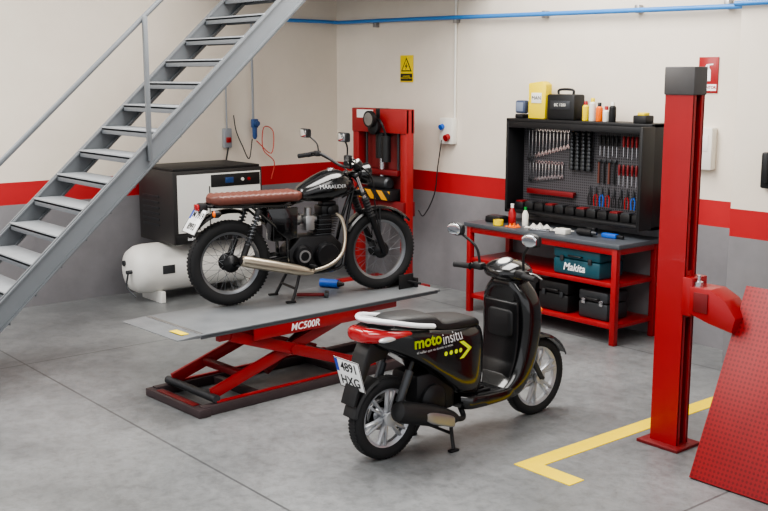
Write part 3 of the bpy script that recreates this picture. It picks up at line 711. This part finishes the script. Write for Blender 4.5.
part(MB().box((.262,-.55,.36),(.004,.14,.09),.001),'label_sticker',tnk,DST)
for y in(-.6,.5): part(MB().box((0,y,.06),(.42,.06,.12),.005),'tank_foot',cp,WHT)
for y in(-.4,.4): part(MB().box((0,y,.61),(.5,.06,.04),.005),'cradle',cp,WHT)
mb=MB().cyl((.1,-.87,.35),(.1,-.95,.35),.02).tube([(.1,-.93,.35),(.1,-.95,.2),(.2,-.9,.1)],.01).lathe([(.03,0),(.03,.03)],(-.05,-.88,.42),(0,-1,0))
part(mb,'valve',cp,DST)
# ------------------------------------------------ press
PRD=M('press_red',(150,34,34),.45,var=.15)
pr=thing(None,'hydraulic_press','', 'red hydraulic workshop press standing near the corner','hydraulic press',(-8.88,7.35,0))
for s in(-1,1):
    part(MB().box((s*.41,0,1.0),(.10,.10,1.98),.006).box((s*.41,0,.03),(.12,.6,.06),.006),'column',pr,PRD)
mb=MB().box((0,-.04,1.86),(.92,.05,.26),.008).box((0,.04,1.86),(.92,.05,.26),.008); part(mb,'crossbeam',pr,PRD)
part(MB().box((0,.07,1.3),(.86,.02,.9),.004),'back_panel',pr,M('press_red_back',(120,40,40),.5,var=.15))
cc=part(MB().box((-.22,-.07,1.93),(.28,.006,.09)),'label_sticker',pr,WHT)
mb=MB().box((0,-.06,.92),(.9,.05,.16),.006).box((0,.06,.92),(.9,.05,.16),.006); part(mb,'bed',pr,RED2)
mb=MB().cyl((0,0,1.99),(0,0,1.45),.075).cyl((0,0,1.45),(0,0,1.25),.035,mi=1).lathe([(.06,0),(.09,.02),(.09,.06),(.05,.08)],(0,-.08,1.8),(0,-1,0),mi=0)
part(mb,'ram',pr,[BLKM,CHR])
part(MB().lathe([(.09,0),(.09,.04)],(0.0,-.16,1.88),(0,-1,0)).lathe([(.07,.041),(.001,.043)],(0.0,-.16,1.88),(0,-1,0),mi=1),'pressure_gauge',pr,[BLKM,STL])
mb=MB().cyl((.16,-.08,1.7),(.16,-.08,1.42),.05); mb.tube([(.16,-.08,1.7),(.12,-.12,1.85),(0,-.1,1.9)],.012)
part(mb,'pump',pr,BLKM)
for s in(-1,1): 
    part(MB().cyl((s*.27,0,1.75),(s*.27,0,1.3),.012),'return_spring',pr,DST)
part(MB().box((0.02,0,1.3),(.6,.12,.06),.006),'press_plate',pr,RED2)
def haz():
    m=M('hazard_stripes',(20,20,20),.5); nt=m.node_tree; n=nt.nodes; b=n['Principled BSDF']
    t=[x for x in n if x.type=='TEX_COORD'][0]; w=n.new('ShaderNodeTexWave'); w.bands_direction='DIAGONAL'; w.inputs['Scale'].default_value=3.2; nt.links.new(t.outputs['Object'],w.inputs['Vector'])
    r=n.new('ShaderNodeValToRGB'); r.color_ramp.interpolation='CONSTANT'; r.color_ramp.elements[0].color=lin(20,20,20); r.color_ramp.elements[1].position=.5; r.color_ramp.elements[1].color=lin(215,150,20)
    nt.links.new(w.outputs['Fac'],r.inputs[0]); nt.links.new(r.outputs[0],b.inputs['Base Color']); return m
HZ=haz()
o=thing(None,'bench_grinder','', 'dark machine with yellow and black striped guard on the press bed','machine',(-8.85,7.30,1.002))
part(MB().box((0,0,.06),(.56,.20,.12),.02),'body',o,BLKM); part(MB().box((0,-.103,.06),(.54,.008,.1),.003),'guard',o,HZ); part(MB().lathe([(.07,0),(.07,.3),(.05,.32)],(-.16,0,.18),(1,0,0)),'motor',o,DST)
# ------------------------------------------------ post lift
pl=thing(None,'vehicle_lift_post','', 'tall red steel vehicle-lift column with grey top box','lift post',(-3.80,5.55,0))
part(MB().box((0,0,.01),(.31,.26,.02),.003),'base_plate',pl,RED2)
mb=MB().box((0,-.055,1.12),(.20,.012,2.22)).box((0,.055,1.12),(.20,.012,2.22)).box((-.094,0,1.12),(.012,.12,2.22)).box((.094,-.042,1.12),(.012,.03,2.22)).box((.094,.042,1.12),(.012,.03,2.22))
part(mb,'column',pl,RED)
part(MB().box((0,0,2.315),(.215,.14,.17),.008),'top_box',pl,M('top_grey',(84,82,82),.5,.3,var=.2))
part(MB().cyl((.05,0,.02),(.05,0,2.2),.018),'lead_screw',pl,DST)
part(MB().box((.05,0,1.0),(.09,.08,.30),.004).box((.135,-.0,1.0),(.07,.16,.24),.004),'carriage',pl,RED)
la=part(MB().prism([(.16,.90),(.16,1.07),(.30,1.07),(.40,1.02),(.48,.92),(.46,.83),(.3,.86)],-.085,.085,.004),'lift_arm',pl,RED)
part(MB().box((.24,-.088,.98),(.1,.008,.12),.002),'bracket_plate',la,RED2)
part(MB().lathe([(.028,0),(.028,.03),(.012,.035),(.012,.07)],(.19,-.04,1.07),(0,0,1)),'lock_pin',pl,CHR)
def checker():
    m=M('red_checker_plate',(140,20,24),.45,0,var=.25,scale=3); nt=m.node_tree; n=nt.nodes; b=n['Principled BSDF']
    t=[x for x in n if x.type=='TEX_COORD'][0]
    sp=n.new('ShaderNodeSeparateXYZ'); nt.links.new(t.outputs['Object'],sp.inputs[0])
    def m_(op,a,b_=None):
        k=n.new('ShaderNodeMath'); k.operation=op
        for i,x in enumerate((a,b_)):
            if x is None: continue
            if isinstance(x,(int,float)): k.inputs[i].default_value=x
            else: nt.links.new(x,k.inputs[i])
        return k.outputs[0]
    u=m_('ADD',sp.outputs['X'],sp.outputs['Z']); v=m_('SUBTRACT',sp.outputs['X'],sp.outputs['Z'])
    a1=m_('SINE',m_('MULTIPLY',u,120)); a2=m_('SINE',m_('MULTIPLY',v,120)); h=m_('MULTIPLY',a1,a2); h=m_('GREATER_THAN',h,.3)
    bp=n.new('ShaderNodeBump'); bp.inputs['Strength'].default_value=1; bp.inputs['Distance'].default_value=.006; nt.links.new(h,bp.inputs['Height']); nt.links.new(bp.outputs['Normal'],b.inputs['Normal'])
    old=b.inputs['Base Color'].links[0].from_socket
    mx=n.new('ShaderNodeMix'); mx.data_type='RGBA'; mx.blend_type='MULTIPLY'; mx.inputs['B'].default_value=(.6,.55,.55,1); nt.links.new(h,mx.inputs['Factor']); nt.links.new(old,mx.inputs['A']); nt.links.new(mx.outputs['Result'],b.inputs['Base Color'])
    return m
rp=thing(None,'loading_ramp','', 'red checker-plate ramp tilted up against the lift arm','ramp',(-2.86,5.15,0))
a=math.atan2(1.09,.5)
part(MB().box((0,.25,.545),(1.0,1.2,.045),.004,(a,0,0)),'ramp_plate',rp,checker())
for s in(-.4,.4): part(MB().bar((s,.50,1.0),(s,.78,.02),.05,.05),'strut',rp,RED2)
# ------------------------------------------------ wall things
pp=MB().tube([(-10.33,6.61,2.98),(-10.33,7.6,2.98),(-10.31,7.80,2.975),(-10.1,7.81,2.97),(-9.0,7.81,2.96),(-4.70,7.81,2.9)],.022,10,sub=3).tube([(-4.71,7.81,2.9),(-4.69,7.46,2.9),(0,7.46,2.87)],.022,10,sub=1)
ap=thing(pp,'air_pipe',[LBL],'blue compressed-air pipe running along the walls','pipe')
for x in(-9.6,-8.25,-7.0,-5.9,-5.0): part(MB().box((x,7.85,2.93),(.05,.06,.07),.004),'pipe_clamp',ap,STL)
ad=thing(MB().tube([(-10.33,6.61,2.95),(-10.33,6.61,1.85)],.014,8,sub=1),'air_drop',[GRY],'grey vertical air drop with filter regulator and hose','air regulator')
mb=MB().box((-10.3,6.61,1.80),(.06,.07,.10),.01).lathe([(.028,0),(.028,-.10),(.015,-.13)],(-10.3,6.61,1.75),(0,0,1)).lathe([(.03,0),(.03,.03)],(-10.26,6.61,1.8),(1,0,0)); part(mb,'regulator',ad,[M('regulator_blue',(50,80,130),.4)])
mb=MB().tube([(-10.3,6.63,1.6),(-10.25,6.8,1.45),(-10.28,6.85,1.7),(-10.28,6.72,1.75),(-10.27,6.7,1.5),(-10.27,6.85,1.35),(-10.26,6.8,1.15)],.006,8); part(mb,'air_hose',ad,[HOSE])
part(MB().tube([(-10.31,6.58,1.62),(-10.26,6.5,1.4),(-10.27,6.42,1.55),(-10.3,6.36,1.72),(-10.3,6.33,1.9)],.006,8),'hose_loop',ad,BLKM)
o=thing(MB().box((-10.37,6.28,1.64),(.06,.10,.22),.01),'wall_switch',[GRY],'small grey switch box with red cover on the wall','switch')
part(MB().tube([(-10.37,6.28,1.75),(-10.37,6.28,2.3)],.01,8),'cable',o,[GRY]); part(MB().box((-10.335,6.28,1.62),(.02,.06,.06),.005),'cover',o,RED); part(MB().tube([(-10.35,6.28,1.53),(-10.3,6.22,1.40)],.01,8),'lead',o,[BLKM])
# warning sign
o=thing(MB().box((0,0,0),(.22,.008,.3),.002),'warning_sign',[YEL],'yellow electrical hazard sign with black triangle','warning sign',(-9.08,7.873,2.42))
part(MB().prism([(-.09,-.03),(.09,-.03),(0,.125)],-.006,-.004),'triangle',o,BLKM); part(MB().prism([(-.068,-.018),(.068,-.018),(0,.1)],-.008,-.006),'triangle_field',o,YEL)
part(MB().prism([(.01,.07),(-.025,.02),(-.003,.025),(-.012,-.012),(.025,.038),(.004,.034)],-.0095,-.008),'bolt_symbol',o,BLKM)
part(MB().box((0,-.005,-.095),(.2,.002,.08)),'text_field',o,BLKM); text('ATENCI\u00d3N\nRIESGO ELECTRICO',.024,o,(0,-.007,-.095),(pi/2,0,0),YEL)
# outlet
o=thing(None,'wall_outlet','', 'white wall outlet box with red and blue sockets','outlet',(-8.35,7.88,1.75))
part(MB().box((0,-.04,0),(.2,.08,.28),.01),'box',o,CARD); part(MB().lathe([(.03,0),(.03,.04)],(-.045,-.08,.05),(0,-1,-.3)),'socket',o,BLU); part(MB().lathe([(.035,0),(.035,.05)],(.045,-.08,-.06),(0,-1,-.3)),'socket',o,RED)
part(MB().tube([(.08,-.02,.14),(.08,-.02,2.84)],.013,8,sub=1),'conduit',o,CARD)
part(MB().tube([(-.06,-.08,-.1),(-.12,-.08,-.4),(-.15,-.1,-.7),(-.30,-.12,-.95),(-.38,-.13,-.9)],.006,8),'cable',o,BLKM)
# fire sign & box
o=thing(MB().box((0,0,0),(.19,.008,.30),.002),'fire_sign',[RED],'red fire-equipment sign with white symbol on the wall','sign',(-5.17,7.873,2.35))
part(MB().prism([(-.025,-.05),(.025,-.05),(.025,.04),(.008,.06),(-.008,.06),(-.025,.04)],-.006,-.004).prism([(-.008,.055),(.008,.055),(.008,.08),(.045,.085),(.045,.095),(-.02,.09),(-.045,.03),(-.038,.028),(-.014,.078),(-.008,.078)],-.006,-.004),'extinguisher_symbol',o,LWH)
part(MB().box((0,-.005,-.105),(.17,.002,.055)),'text_field',o,LWH); text('EXTINTOR',.034,o,(0,-.007,-.105),(pi/2,0,0),RED,off=.0008)
o=thing(None,'junction_box','', 'white plastic control box fixed on the wall','control box',(-5.14,7.88,1.73)); part(MB().box((0,-.04,0),(.17,.08,.36),.012),'box',o,CARD); part(MB().box((0,-.082,.05),(.1,.006,.14),.003),'cover',o,WHT)
o=thing(None,'wall_phone','', 'black handset hanging on the wall pillar','phone',(-4.33,7.5,1.62)); part(MB().box((0,-.03,0),(.1,.06,.28),.015),'cradle',o,BLKM); part(MB().box((0,-.075,.02),(.05,.03,.24),.012),'handset',o,BLKM)
# things on the lift platform
o=thing(None,'oil_can','', 'small blue can lying on the lift platform','can',(-6.88,5.12,.601),(0,0,.5)); part(MB().cyl((-.08,0,.035),(.08,0,.035),.035),'can',o,BLU); part(MB().cyl((.08,0,.035),(.13,0,.035),.03,.012),'nozzle',o,BLKM)
o=thing(None,'hammer','', 'black hammer lying on the lift platform','hammer',(-6.62,4.86,.601),(0,0,.9)); part(MB().box((-.1,0,.016),(.22,.025,.025),.006),'handle',o,RED2); part(MB().box((.03,0,.02),(.035,.12,.036),.006),'head',o,DST)
# ------------------------------------------------ light
def area(loc,rot,sx,sy2,e,col=(1,1,1)):
    l=bpy.data.lights.new('ceiling_lamp','AREA'); l.shape='RECTANGLE'; l.size=sx; l.size_y=sy2; l.energy=e; l.color=col
    o=bpy.data.objects.new('ceiling_lamp',l); C.objects.link(o); o.location=loc; o.rotation_euler=rot
area((-6.2,5.2,4.5),(0,0,0),2.0,3.5,330,(1,.97,.93))
area((-2.5,2.5,4.5),(0,0,0),3,4,230,(1,.98,.95))
area((-8.6,1.2,4.3),(math.radians(20),0,0),2.5,2.5,260,(1,.98,.96))
w=bpy.data.worlds.new('world'); bpy.context.scene.world=w; w.use_nodes=True
bg=w.node_tree.nodes['Background']; bg.inputs[0].default_value=(.97,.98,1,1); bg.inputs[1].default_value=1.3
try: bpy.context.scene.view_settings.look='AgX - Medium High Contrast'
except Exception as e: print(e)
